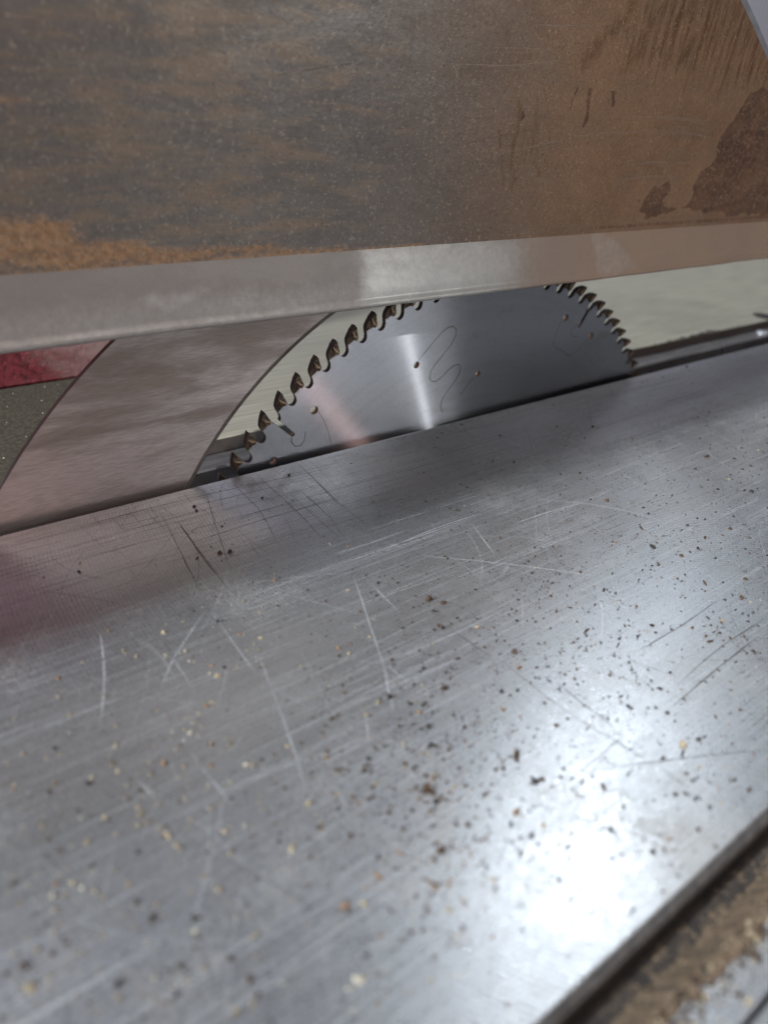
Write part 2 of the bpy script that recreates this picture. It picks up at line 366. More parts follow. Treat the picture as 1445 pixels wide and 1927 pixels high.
def mat_table():
    t = NT("milled_steel")
    rel = t.vec('SUBTRACT', t.pos, MILL)
    s = t.xyz(rel)
    flat = t.comb(s[0], s[1], 0.0)
    rad = t.vec('LENGTH', flat)
    tang = t.vec('CROSS_PRODUCT', (0, 0, 1), flat)
    tang = t.vec('NORMALIZE', tang)
    ang = t.math('ARCTAN2', s[1], s[0])
    polar = t.comb(t.math('MULTIPLY', rad, 1.0), t.math('MULTIPLY', ang, 0.012), 0.0)
    wob = t.math('MULTIPLY', t.noise(polar, 60, 2), 0.0006)
    ph = t.math('MULTIPLY', t.math('ADD', rad, wob), 2 * math.pi / 0.00110)
    wave = t.math('SINE', ph)
    patch = t.step(t.noise(t.pos, 16, 2), 0.36, 0.62)
    radial = t.vec('NORMALIZE', flat)
    fine = t.noise(t.comb(t.math('MULTIPLY', rad, 2600), t.math('MULTIPLY', ang, 14), 0.0), 1.0, 2, 0.6)   # cutter marks along the arcs
    lines_x = t.noise(t.mapping(t.pos, (30, 1100, 1)), 1.0, 3, 0.7)   # rubbing along the slot
    grain = t.noise(t.pos, 3200, 2, 0.65)
    grain2 = t.noise(t.mapping(t.pos, (900, 2600, 1), (0, 0, 0.4)), 1.0, 2, 0.6)
    blot = t.noise(t.pos, 45, 4, 0.6)
    film = t.noise(t.pos, 300, 4, 0.7)
    dustm = t.step(t.math('ADD', t.math('MULTIPLY', t.noise(t.pos, 2200, 2, 0.7), 0.7),
                          t.math('MULTIPLY', t.noise(t.pos, 30, 3), 0.5)), 0.60, 0.85)
    k = t.math('ADD', t.math('MULTIPLY', t.step(lines_x, 0.3, 0.7), 0.45), t.math('MULTIPLY', t.step(grain2, 0.3, 0.7), 0.55))
    col = t.mix(k, (0.40, 0.405, 0.42), (0.54, 0.55, 0.575))
    wv = t.math('MULTIPLY', t.math('MULTIPLY_ADD', wave, 0.5, 0.5), patch)
    col = t.mix(t.math('MULTIPLY', wv, 0.36), col, (0.22, 0.22, 0.23))
    col = t.mix(t.math('MULTIPLY', t.step(blot, 0.4, 0.75), 0.25), col, (0.36, 0.35, 0.35))
    col = t.mix(t.math('MULTIPLY', dustm, 0.5), col, (0.34, 0.30, 0.24))
    rough = t.math('ADD', t.mixf(k, 0.26, 0.33), t.math('MULTIPLY', dustm, 0.2))
    rough = t.math('ADD', rough, t.math('MULTIPLY', t.math('SUBTRACT', grain, 0.5), 0.20))
    rough = t.math('ADD', rough, t.math('MULTIPLY', t.math('SUBTRACT', film, 0.5), 0.14))
    met = t.mixf(dustm, 0.83, 0.5)
    h = t.math('MULTIPLY', t.math('MULTIPLY', wave, patch), 0.9)
    h = t.math('ADD', h, t.math('MULTIPLY', fine, 1.0))
    h = t.math('ADD', h, t.math('MULTIPLY', grain, 1.3))
    h = t.math('ADD', h, t.math('MULTIPLY', grain2, 0.8))
    h = t.math('ADD', h, t.math('MULTIPLY', lines_x, 0.25))
    nrm = t.bump(h, 0.55, 0.00003)
    return t.set(Base_Color=col, Metallic=met, Roughness=rough, Normal=nrm, Anisotropic=0.22, Tangent=radial)


def mat_scratch(name, col, rough, metal):
    t = NT(name)
    v = t.noise(t.pos, 900, 2)
    return t.set(Base_Color=t.mix(t.step(v, 0.35, 0.65), tuple(c * 0.8 for c in col), col), Metallic=metal, Roughness=rough)


def mat_blade():
    t = NT("blade_steel")
    s = t.xyz(t.pos)
    flat = t.comb(s[0], 0.0, s[2])
    rad = t.vec('LENGTH', flat)
    tang = t.vec('NORMALIZE', flat)          # grinding runs round the disc: gloss spreads along the radius
    ang = t.math('ARCTAN2', s[2], s[0])
    brush = t.noise(t.comb(t.math('MULTIPLY', rad, 3200), t.math('MULTIPLY', ang, 90), 0.0), 1.0, 3, 0.65)
    # fine cross grind, visible as short slanted grain
    cross = t.noise(t.mapping(t.pos, (700, 1, 4200), (0, R(-38), 0)), 1.0, 2, 0.6)
    cloud = t.noise(t.pos, 40, 4, 0.6)
    col = t.mix(t.step(brush, 0.35, 0.68), (0.56, 0.575, 0.61), (0.66, 0.68, 0.715))
    col = t.mix(t.math('MULTIPLY', t.step(cloud, 0.5, 0.75), 0.25), col, (0.40, 0.385, 0.36))
    ring = t.noise(t.comb(t.math('MULTIPLY', rad, 380), t.math('MULTIPLY', ang, 1.5), 0.0), 1.0, 4, 0.6)
    col = t.mix(t.math('MULTIPLY', t.step(ring, 0.42, 0.68), 0.22), col, (0.46, 0.465, 0.49))
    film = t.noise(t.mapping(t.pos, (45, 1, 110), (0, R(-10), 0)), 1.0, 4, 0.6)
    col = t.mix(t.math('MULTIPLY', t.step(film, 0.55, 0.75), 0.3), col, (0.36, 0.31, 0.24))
    # resin-browned shoulders outside the ground ring
    edge = t.math('ADD', rad, t.math('MULTIPLY', t.math('SUBTRACT', t.noise(t.pos, 300, 2), 0.5), 0.0008))
    res = t.step(edge, 0.1448, 0.1456)
    resin = t.mix(t.step(t.noise(t.pos, 500, 3), 0.35, 0.65), (0.04, 0.028, 0.02), (0.13, 0.095, 0.058))
    col = t.mix(res, col, resin)
    # side walls of gullets, slots and holes: scorched dark
    g = t.n("ShaderNodeNewGeometry")
    ny = t.math('ABSOLUTE', t.xyz(g.outputs["True Normal"])[1])
    wall = t.step(ny, 0.3, 0.7, 1.0, 0.0)
    inner_wall = t.step(rad, 0.1345, 0.1365, 1.0, 0.0)          # drilled holes keep a coppery burnt wall
    col = t.mix(wall, col, t.mix(inner_wall, (0.022, 0.016, 0.015), (0.15, 0.085, 0.055)))
    rough = t.mixf(t.step(brush, 0.3, 0.7), 0.19, 0.27)
    rough = t.mixf(t.math('MAXIMUM', res, wall), rough, 0.5)
    met = t.mixf(t.math('MAXIMUM', res, wall), 1.0, 0.55)
    h = t.math('ADD', t.math('MULTIPLY', brush, 1.0), t.math('MULTIPLY', cross, 0.8))
    nrm = t.bump(h, 0.3, 0.000006)
    t.set(Base_Color=col, Metallic=met, Roughness=rough, Anisotropic=0.8, Tangent=tang, Normal=nrm)
    # long radial sheen of the circular grind, over the sharper polish
    gl = t.n("ShaderNodeBsdfAnisotropic")
    t.put(gl.inputs["Color"], t.mix(0.0, col, col))
    gl.inputs["Roughness"].default_value = 0.45
    gl.inputs["Anisotropy"].default_value = 0.84
    t.put(gl.inputs["Tangent"], t.vec('NORMALIZE', t.vec('CROSS_PRODUCT', (0, 1, 0), flat)))
    t.put(gl.inputs["Normal"], nrm)
    ms = t.n("ShaderNodeMixShader")
    t.put(ms.inputs[0], t.math('MULTIPLY', t.math('SUBTRACT', 1.0, t.math('MAXIMUM', res, wall)), 0.42))
    t.t.links.new(t.b.outputs[0], ms.inputs[1])
    t.t.links.new(gl.outputs[0], ms.inputs[2])
    t.t.links.new(ms.outputs[0], t.t.nodes["Material Output"].inputs["Surface"])
    return t.m


def mat_carbide():
    t = NT("tooth_carbide")
    v = t.noise(t.pos, 700, 3, 0.6)
    col = t.mix(t.step(v, 0.35, 0.68), (0.035, 0.025, 0.02), (0.18, 0.125, 0.08))
    return t.set(Base_Color=col, Metallic=0.6, Roughness=t.mixf(v, 0.25, 0.55), Normal=t.bump(v, 0.3, 0.0001))


def mat_braze():
    t = NT("braze_seam")
    v = t.noise(t.pos, 900, 2)
    return t.set(Base_Color=t.mix(v, (0.30, 0.20, 0.13), (0.50, 0.38, 0.25)), Metallic=0.7, Roughness=0.4)


def mat_knife():
    t = NT("knife_steel")
    # wear runs along the feed, a little upwards
    m1 = t.mapping(t.pos, (190, 1, 3600), (0, R(-30), 0))
    streak = t.noise(m1, 1.0, 4, 0.65)
    m2 = t.mapping(t.pos, (17, 1, 85), (0, R(-24), 0))
    smear = t.noise(m2, 1.0, 4, 0.6, 0.4)
    fine = t.noise(t.mapping(t.pos, (500, 1, 3600), (0, R(-36), 0)), 1.0, 2, 0.7)
    blot = t.noise(t.mapping(t.pos, (30, 1, 90), (0, R(-14), 0)), 1.0, 3)
    col = t.mix(t.step(streak, 0.3, 0.7), (0.40, 0.355, 0.33), (0.66, 0.595, 0.56))
    col = t.mix(t.math('MULTIPLY', t.step(t.math('ADD', smear, t.math('MULTIPLY', t.math('SUBTRACT', t.xyz(t.pos)[2], 0.105), 3.0)), 0.42, 0.70), 0.72), col, (0.185, 0.145, 0.115))
    col = t.mix(t.math('MULTIPLY', t.step(blot, 0.62, 0.78), 0.6), col, (0.30, 0.20, 0.11))
    g = t.n("ShaderNodeNewGeometry")
    ny = t.math('ABSOLUTE', t.xyz(g.outputs["True Normal"])[1])
    wall = t.step(ny, 0.3, 0.6, 1.0, 0.0)
    col = t.mix(wall, col, (0.10, 0.075, 0.07))
    met = t.mixf(t.math('MAXIMUM', t.step(smear, 0.52, 0.72), wall), 0.85, 0.45)
    rough = t.mixf(fine, 0.26, 0.50)
    h = t.math('ADD', fine, t.math('MULTIPLY', streak, 1.2))
    return t.set(Base_Color=col, Metallic=met, Roughness=rough, Normal=t.bump(h, 0.5, 0.00006))


def mat_guard():
    t = NT("dusty_guard_steel")
    g1 = t.noise(t.pos, 1700, 2, 0.7)
    g2 = t.noise(t.pos, 420, 3, 0.7)
    big = t.noise(t.pos, 35, 4, 0.6)
    hs = t.noise(t.mapping(t.pos, (45, 1, 260)), 1.0, 4, 0.65, 0.3)      # smears along the panel
    vs = t.noise(t.mapping(t.pos, (420, 1, 70), (0, R(-12), 0)), 1.0, 3, 0.6)
    warm = t.attr("warm")
    vlong = t.noise(t.mapping(t.pos, (30, 1, 110), (0, R(-4), 0)), 1.0, 4, 0.6, 0.6)
    fleck = t.noise(t.mapping(t.pos, (1100, 1, 1900), (0, R(-30), 0)), 1.0, 2, 0.7)
    base = t.mix(warm, (0.178, 0.165, 0.152), (0.33, 0.20, 0.115))
    base = t.mix(t.math('MULTIPLY', t.step(g2, 0.35, 0.7), 0.5), base, t.mix(warm, (0.25, 0.235, 0.215), (0.40, 0.26, 0.165)))
    base = t.mix(t.math('MULTIPLY', t.step(big, 0.42, 0.70), 0.40), base, t.mix(warm, (0.110, 0.106, 0.100), (0.17, 0.10, 0.055)))
    base = t.mix(t.math('MULTIPLY', t.step(vlong, 0.45, 0.68), 0.40), base, t.mix(warm, (0.235, 0.232, 0.215), (0.33, 0.25, 0.18)))
    base = t.mix(t.math('MULTIPLY', t.step(fleck, 0.42, 0.72), 0.5), base, t.mix(warm, (0.105, 0.097, 0.09), (0.16, 0.098, 0.062)))
    smear = t.step(t.math('ADD', t.math('ADD', t.math('MULTIPLY', hs, 0.70), t.math('MULTIPLY', fleck, 0.30)), t.math('MULTIPLY', t.attr("smear"), 0.10)), 0.545, 0.70)
    base = t.mix(t.math('MULTIPLY', smear, 0.38), base, (0.38, 0.27, 0.165))

    def mask(name, lo=0.42, hi=0.58, k=0.5, tex=g2):
        a = t.math('ADD', t.attr(name), t.math('MULTIPLY', t.math('SUBTRACT', tex, 0.5), k))
        return t.step(a, lo, hi)
    dm = mask("dust", 0.40, 1.0, 1.5, t.math('ADD', t.math('MULTIPLY', hs, 0.55), t.math('MULTIPLY', g2, 0.45)))
    amb = t.math('MULTIPLY', mask("amber", 0.25, 0.9, 1.1, vs), 0.7)
    st = mask("stain", 0.34, 0.62, 0.6)
    cl = mask("clean", 0.05, 0.95, 0.35)
    rs0 = t.noise(t.mapping(t.pos, (160, 1, 50), (0, R(-23), 0)), 1.0, 5, 0.7, 0.4)
    base = t.mix(amb, base, (0.17, 0.095, 0.035))
    base = t.mix(t.math('MULTIPLY', dm, 0.78), base, t.mix(t.step(g2, 0.3, 0.7), (0.25, 0.145, 0.068), (0.47, 0.29, 0.15)))
    base = t.mix(t.math('MULTIPLY', st, t.mixf(t.step(vlong, 0.3, 0.7), 0.72, 0.95)), base, t.mix(t.step(t.math('ADD', t.math('MULTIPLY', g2, 0.5), t.math('MULTIPLY', rs0, 0.5)), 0.38, 0.66), (0.038, 0.016, 0.008), (0.15, 0.07, 0.035)))
    flg = t.attr("flange")
    base = t.mix(t.math('MULTIPLY', flg, 0.65), base, t.mix(warm, (0.34, 0.325, 0.31), (0.38, 0.30, 0.24)))
    base = t.mix(cl, base, t.mix(g2, (0.48, 0.49, 0.475), (0.60, 0.61, 0.59)))
    rs = t.noise(t.mapping(t.pos, (420, 1, 45), (0, R(-23), 0)), 1.0, 4, 0.65, 0.3)
    rust = t.math('MULTIPLY', t.step(t.math('ADD', rs, t.math('MULTIPLY', t.math('SUBTRACT', t.attr("rust"), 1.0), 0.35)), 0.40, 0.66), t.attr("rust"))
    base = t.mix(t.math('MULTIPLY', rust, 0.75), base, (0.13, 0.062, 0.026))
    # pale sawdust specks clinging to the sheet
    speck = t.step(t.noise(t.pos, 950, 2, 0.75), 0.585, 0.70)
    base = t.mix(t.math('MULTIPLY', t.math('MULTIPLY', t.step(t.noise(t.pos, 800, 2, 0.7), 0.56, 0.72), 0.45), t.math('SUBTRACT', 1.0, t.math('MULTIPLY', flg, 0.8))), base, t.mix(warm, (0.095, 0.088, 0.08), (0.14, 0.085, 0.055)))
    speck = t.math('MULTIPLY', speck, t.math('SUBTRACT', 1.0, t.math('MULTIPLY', flg, 0.75)))
    base = t.mix(t.math('MULTIPLY', speck, 0.6), base, t.mix(warm, (0.42, 0.37, 0.29), (0.50, 0.36, 0.23)))
    base = t.vec('MULTIPLY', base, (1.08, 1.06, 1.03))
    dusty = t.math('MAXIMUM', dm, st)
    met = t.mixf(cl, t.mixf(flg, t.mixf(dusty, 0.42, 0.08), 0.3), 0.6)
    rough = t.mixf(cl, t.mixf(dusty, t.mixf(t.step(vlong, 0.35, 0.65), 0.46, 0.34), 0.7), 0.34)
    rough = t.math('ADD', rough, t.math('MULTIPLY', t.math('SUBTRACT', flg, cl), 0.12))
    rough = t.math('ADD', rough, t.math('MULTIPLY', t.math('SUBTRACT', g1, 0.5), 0.25))
    h = t.math('ADD', t.math('MULTIPLY', g1, 0.6), g2)
    h = t.math('ADD', h, dm)
    h = t.math('MULTIPLY', h, t.mixf(t.math('MAXIMUM', cl, t.math('MULTIPLY', flg, 0.6)), 1.0, 0.15))
    return t.set(Base_Color=base, Metallic=met, Roughness=rough, Normal=t.bump(h, 0.5, 0.00018))


def mat_plain(name, c0, c1, scale, rough=0.5, metal=0.0, bump=0.0002, stretch=(1, 1, 1)):
    t = NT(name)
    v = t.noise(t.mapping(t.pos, stretch), scale, 4, 0.65)
    return t.set(Base_Color=t.mix(t.step(v, 0.32, 0.7), c0, c1), Metallic=metal, Roughness=rough,
                 Normal=t.bump(v, 0.5, bump))


def mat_farsteel():
    t = NT("planed_steel")
    ln = t.noise(t.mapping(t.pos, (25, 600, 1)), 1.0, 4, 0.65)
    cl = t.noise(t.pos, 14, 3)
    col = t.mix(t.step(ln, 0.32, 0.7), (0.29, 0.265, 0.20), (0.44, 0.41, 0.32))
    col = t.mix(t.math('MULTIPLY', t.step(cl, 0.45, 0.7), 0.3), col, (0.25, 0.24, 0.21))
    return t.set(Base_Color=col, Metallic=0.55, Roughness=t.mixf(ln, 0.34, 0.5), Normal=t.bump(ln, 0.3, 0.00006))


def mat_red():
    t = NT("dusty_red_paint")
    a = t.noise(t.pos, 380, 5, 0.75)
    b = t.noise(t.mapping(t.pos, (60, 60, 160)), 1.0, 4, 0.65)
    s = t.xyz(t.pos)
    pale = t.step(t.math('ADD', t.math('MULTIPLY', t.math('SUBTRACT', s[0], -0.16), 18.0), b), 0.35, 1.0)
    col = t.mix(t.step(a, 0.3, 0.62), (0.10, 0.008, 0.013), (0.34, 0.045, 0.055))
    col = t.mix(t.math('MULTIPLY', pale, 0.6), col, (0.58, 0.43, 0.38))
    col = t.mix(t.math('MULTIPLY', t.step(a, 0.6, 0.7), 0.6), col, (0.55, 0.25, 0.25))
    return t.set(Base_Color=col, Roughness=0.6, Normal=t.bump(a, 0.6, 0.0006))


def mat_darkpanel():
    t = NT("dark_dusty_panel")
    a = t.noise(t.pos, 700, 4, 0.7)
    col = t.mix(t.step(a, 0.35, 0.68), (0.026, 0.020, 0.011), (0.068, 0.055, 0.033))
    return t.set(Base_Color=col, Roughness=0.75, Normal=t.bump(a, 0.6, 0.0004))


def mat_dust(name, c0, c1):
    t = NT(name)
    a = t.noise(t.pos, 1200, 3, 0.7)
    return t.set(Base_Color=t.mix(t.step(a, 0.3, 0.7), c0, c1), Roughness=0.85)


MT = mat_table()
M_LIGHT = mat_scratch("bright_scratch", (0.74, 0.76, 0.79), 0.52, 0.7)
M_DARK = mat_scratch("dark_scratch", (0.075, 0.065, 0.06), 0.6, 0.2)  # darker strokes, chosen mostly near the slot
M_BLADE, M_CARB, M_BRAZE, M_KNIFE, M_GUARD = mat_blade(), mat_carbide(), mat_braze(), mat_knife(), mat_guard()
M_FAR, M_RED, M_PANEL = mat_farsteel(), mat_red(), mat_darkpanel()
M_EDGE = mat_plain("dull_edge_steel", (0.10, 0.095, 0.095), (0.17, 0.165, 0.16), 300, 0.45, 0.6)
M_IRON = mat_plain("dirty_cast_iron", (0.028, 0.022, 0.02), (0.06, 0.046, 0.038), 250, 0.8, 0.0)
def mat_lip():
    t = NT("table_lip")
    v = t.noise(t.pos, 220, 4, 0.65)
    k = t.step(t.math('ADD', t.xyz(t.pos)[0], t.math('MULTIPLY', v, 0.04)), -0.04, 0.09)      # tone darkens towards the right end
    clean = t.mix(v, (0.20, 0.185, 0.165), (0.30, 0.285, 0.26))
    dark_tone = t.mix(v, (0.028, 0.021, 0.018), (0.062, 0.046, 0.038))
    return t.set(Base_Color=t.mix(k, clean, dark_tone), Roughness=0.6, Metallic=t.mixf(k, 0.5, 0.0))


M_LIP = mat_lip()
M_INS = mat_plain("insert_steel", (0.12, 0.11, 0.11), (0.22, 0.21, 0.21), 120, 0.4, 0.7, 0.0001, (0.3, 3, 1))
M_KERF = mat_plain("kerf_shadow_resin", (0.015, 0.012, 0.01), (0.045, 0.035, 0.025), 400, 0.8)
M_WALL = mat_plain("painted_wall", (0.80, 0.765, 0.84), (0.84, 0.80, 0.88), 3, 0.85)
M_FLOOR = mat_plain("concrete_floor", (0.10, 0.095, 0.09), (0.16, 0.15, 0.14), 6, 0.85)
M_RIM = mat_plain("rim_steel", (0.36, 0.36, 0.38), (0.46, 0.46, 0.48), 200, 0.45, 0.7)
M_BLACK = mat_plain("black_recess_shade", (0.006, 0.006, 0.006), (0.012, 0.011, 0.01), 200, 0.9)  # flat black parts: the colour stands in for shade inside slot and hole
M_SCUFF = mat_scratch("pale_scuff", (0.40, 0.32, 0.25), 0.6, 0.2)
DUSTS = [mat_dust("dust_brown", (0.045, 0.028, 0.018), (0.11, 0.066, 0.038)),
         mat_dust("dust_dark", (0.02, 0.016, 0.014), (0.05, 0.04, 0.034)),
         mat_dust("dust_tan", (0.30, 0.235, 0.145), (0.46, 0.385, 0.26)),
         mat_dust("dust_orange", (0.20, 0.11, 0.055), (0.33, 0.205, 0.115)),
         mat_dust("dust_pale", (0.48, 0.43, 0.32), (0.64, 0.59, 0.47))]
M_HEAP = mat_dust("sawdust_heap", (0.065, 0.045, 0.030), (0.25, 0.175, 0.11))

# ------------------------------------------------------------------ the setting
v = [(-6, -6, -0.75), (9, -6, -0.75), (9, 9, -0.75), (-6, 9, -0.75)]
tag(new_mesh("floor", v, [(0, 1, 2, 3)], M_FLOOR), kind="structure")
v, f = prism_x([(1.7, -0.75), (1.7, 3.2), (1.6, 3.2), (1.6, -0.75)], -6, 9)
wall = new_mesh("wall", v, f, M_WALL, loc=(1.5, 1.6, -0.75))
tag(wall, "pale lavender workshop wall seen blurred past the nose of the guard", "wall")

# ------------------------------------------------------------------ sliding table
YE = -0.1855
tab = thing("sliding_table", "scratched grey steel sliding table strewn with sawdust specks in the foreground", "saw table", (0, -0.09, ZT - 0.03))
A = Acc()
prof = [(-0.0043, ZT - 0.03), (-0.0043, ZT - 0.0006), (-0.0047, ZT - 0.0001), (-0.0052, ZT)]
prof += [(YE, ZT), (YE - 0.0003, ZT - 0.0002), (YE - 0.0019, ZT - 0.0020), (YE - 0.0021, ZT - 0.0026), (YE - 0.0021, ZT - 0.0075), (YE - 0.0021, ZT - 0.03)]
v, f = prism_x(prof, -0.7, 0.9)
n = len(prof)
midx = [0] * len(f)
for i in range(len(prof)):
    y0, z0 = prof[i]; y1, z1 = prof[(i + 1) % n]
    if z0 < ZT - 0.0001 and z1 < ZT - 0.0001:
        midx[i] = 3
A.add(v, f)
A.m = midx
up = lambda dz: (lambda x, y: (x, y, ZT + dz))
lim = lambda pts: [(x, min(max(y, YE + 0.001), -0.0055)) for x, y in pts]
for s in LIGHT:
    near = 0.55 if s[0][1] < -0.095 and s[0][0] < -0.14 else 1.0
    v, f = ribbon(lim(s), near * random.uniform(0.00014, 0.00028), up(0.00002), jitter=0.00002)
    A.add(v, f, 1)
    if random.random() < 0.5:
        off = random.uniform(0.0004, 0.0011)
        v, f = ribbon(lim([(x, y + off) for x, y in s[: max(2, len(s) - 1)]]), random.uniform(0.00008, 0.00016), up(0.00002), jitter=0.00002)
        A.add(v, f, 1)
for s in DARK:
    v, f = ribbon(lim(s), random.uniform(0.00014, 0.00028), up(0.00003), jitter=0.00003)
    A.add(v, f, 2)


def rand_line(x0, y0, ang, L, bend=0.0):
    pts = []
    for i in range(6):
        t = i / 5
        a = ang + bend * (t - 0.5)
        pts.append((x0 + L * (t - 0.5) * math.cos(a), y0 + L * (t - 0.5) * math.sin(a)))
    return pts


def rand_xy():
    return random.uniform(-0.24, 0.22), random.uniform(YE, -0.006)


for i in range(800):                                     # hairlines along the slot
    x, y = rand_xy()
    dark = y > -0.05
    v, f = ribbon(lim(rand_line(x, y, random.gauss(0, 0.025), random.uniform(0.008, 0.075))), random.uniform(0.00005, 0.00012), up(0.000012))
    A.add(v, f, 2 if dark else 1)
for i in range(320):                                     # hairlines every which way
    x, y = rand_xy()
    dark = y > -0.05 or random.random() < 0.15
    v, f = ribbon(lim(rand_line(x, y, random.uniform(-2.4, -0.5) if random.random() < 0.75 else random.uniform(0, 3.1), random.uniform(0.004, 0.035), random.gauss(0, 0.25))),
                  random.uniform(0.00005, 0.00012), up(0.000016))
    A.add(v, f, 2 if dark else 1)
for i in range(150):                                      # dense fine cuts near the blade
    x, y = random.uniform(-0.17, 0.0), -0.006 - abs(random.gauss(0, 0.016))
    v, f = ribbon(lim(rand_line(x, y, random.choice((0.0, -1.57, -1.4)) + random.gauss(0, 0.06), random.uniform(0.003, 0.022))), random.uniform(0.00004, 0.0001), up(0.000024))
    A.add(v, f, 2)
top = new_mesh("top_plate", A.v, A.f, [MT, M_LIGHT, M_DARK, M_EDGE], A.m, loc=(0, -0.09, ZT - 0.03), parent=tab)
# grooved front rail of the sliding table
YG0, YG1, YR = YE - 0.0023, -0.1972, -0.2041
v, f = prism_x([(YG0, ZT - 0.03), (YG0, ZT - 0.0085), (YG1 + 0.0001, ZT - 0.0085), (YG1 + 0.0001, ZT - 0.03)], -0.7, 0.9)
new_mesh("groove_bed", v, [tuple(reversed(q)) for q in f], M_IRON, loc=(0, YG0, ZT - 0.03), parent=tab)
v, f = prism_x([(YG1, ZT - 0.03), (YG1, ZT - 0.0004), (YG1 - 0.0004, ZT), (YR, ZT), (YR - 0.0003, ZT - 0.0006), (YR - 0.0003, ZT - 0.03)], -0.7, 0.9)
new_mesh("front_rail", v, f, MT, loc=(0, YG1, ZT - 0.03), parent=tab)
v, f = prism_x([(YR - 0.0009, ZT - 0.03), (YR - 0.0009, ZT - 0.0010), (YR - 0.0016, ZT - 0.0002), (-0.40, ZT - 0.0002), (-0.40, ZT - 0.03)], -0.7, 0.9)
new_mesh("outer_rail", v, f, MT, loc=(0, YR, ZT - 0.03), parent=tab)

# ------------------------------------------------------------------ sawdust heaped against the rail, in the groove
xs = np.arange(-0.24, 0.12, 0.00032)
ys = np.linspace(YG0 - 0.0006, YG1 - 0.0028, 36)
X, Y = np.meshgrid(xs, ys, indexing='ij')
H = np.zeros_like(X)
for i in range(X.shape[0]):
    for j in range(X.shape[1]):
        H[i, j] = 0.6 * noise.noise((X[i, j] * 420, Y[i, j] * 420, 0)) + 0.7 * noise.noise((X[i, j] * 1300, Y[i, j] * 1300, 3)) + 0.8 * noise.noise((X[i, j] * 2600, Y[i, j] * 2600, 9))
edge = np.array([noise.noise((x * 60, 0, 5)) + 0.8 * noise.noise((x * 260, 0, 8)) + 0.6 * noise.noise((x * 900, 0, 2)) for x in xs])[:, None]
t = (YG0 - 0.0022 - Y) / 0.0022
base = ZT - 0.0086 + 0.0084 * sstep((YG0 - 0.0040 + 0.0006 * edge - Y) / 0.0045, 0.0, 1.0)
over = np.clip((YG1 - 0.0006 + 0.0009 * edge - Y) / 0.0006, 0, 1)
Z = base + 0.00042 * H
Z = np.where(Y < YG1 + 0.0004, np.maximum(ZT + 0.00035, Z) , Z)
Z = Z + 0.0003 * sstep(Y, YG1 + 0.003, YG1)
Z = Z * (1 - over) + (ZT - 0.0012) * over
Z = np.where(Y > YG1 + 0.0003, np.minimum(Z, ZT + 0.0006), Z)
nx, ny_ = X.shape
V = np.stack([X, Y, Z], -1).reshape(-1, 3)
F = [(i * ny_ + j, i * ny_ + j + 1, (i + 1) * ny_ + j + 1, (i + 1) * ny_ + j) for i in range(nx - 1) for j in range(ny_ - 1)]
F = [tuple(reversed(q)) for q in F]
heap = new_mesh("sawdust_heap", V, F, M_HEAP, smooth=True, loc=(-0.1, YG1, ZT - 0.008))
tag(heap, "brown sawdust packed along the dark groove at the table's front edge", "sawdust", kind="stuff")


# ------------------------------------------------------------------ loose specks
def chip(acc, x, y, z, s, mi):
    n = random.choice((5, 6, 7))
    a0 = random.random() * 6.3
    el = random.choice((random.uniform(1.0, 2.0), random.uniform(1.0, 2.0), random.uniform(2.0, 5.0)))
    rot = random.random() * 6.3
    h = s * random.uniform(0.3, 0.7)
    ring = []
    for i in range(n):
        a = a0 + i * 2 * math.pi / n + random.uniform(-0.25, 0.25)
        r = s * 0.5 * random.uniform(0.65, 1.15)
        px, py = r * math.cos(a) * el ** 0.5, r * math.sin(a) / el ** 0.5
        ring.append((px * math.cos(rot) - py * math.sin(rot), px * math.sin(rot) + py * math.cos(rot)))
    v = [(x + p[0], y + p[1], z - 0.00001) for p in ring]
    v += [(x + p[0] * 0.6 + random.uniform(-.1, .1) * s, y + p[1] * 0.6 + random.uniform(-.1, .1) * s, z + h * random.uniform(0.7, 1.2)) for p in ring]
    f = [(i, (i + 1) % n, (i + 1) % n + n, i + n) for i in range(n)] + [tuple(range(n, 2 * n))]
    acc.add(v, f, mi)


D = Acc()
for x, y, s in BIG:
    left = x < -0.15
    mi = random.choice((2, 2, 4, 3, 2, 0)) if left and x < -0.16 else random.choice((0, 0, 0, 1, 3))
    chip(D, x, y, ZT, s * 0.0019, mi)
    for k in range(random.choice((0, 1, 2, 3))):
        chip(D, x + random.gauss(0, 0.0014), y + random.gauss(0, 0.0014), ZT, s * 0.0008, mi)
cnt = 0
while cnt < 6000:
    x, y = random.uniform(-0.25, 0.16), random.uniform(YE + 0.0005, -0.006)
    dens = 0.16 + 0.9 * math.exp(-((y + 0.145) / 0.045) ** 2) * (0.55 if x > -0.06 else 1.0)
    clump = noise.noise((x * 70, y * 70, 1.7)) * 0.7 + 0.55
    if y > -0.058:
        dens *= 0.55
    if random.random() > dens * clump:
        continue
    cnt += 1
    s = (0.00043 if x < -0.15 and y < -0.09 else 0.00042) * math.exp(random.gauss(0.0, 0.5))
    lx = x + (0.0 if y < -0.1 else -0.02)
    u = random.random()
    if lx < -0.165:
        mi = 2 if u < 0.52 else 4 if u < 0.60 else 3 if u < 0.67 else 0 if u < 0.86 else 1
    elif lx < -0.13:
        mi = 0 if u < 0.55 else 3 if u < 0.62 else 2 if u < 0.85 else 1
    else:
        mi = 1 if u < 0.5 else 0 if u < 0.92 else 3 if u < 0.95 else 2
    chip(D, x, y, ZT, s, mi)
for i in range(420):                                      # a thicker drift of crumbs near the glare
    x, y = random.gauss(-0.134, 0.012), random.gauss(-0.150, 0.011)
    if YE + 0.0005 < y < -0.02:
        chip(D, x, y, ZT, 0.0004 * math.exp(random.gauss(0.2, 0.5)), random.choice((0, 0, 1, 3)))
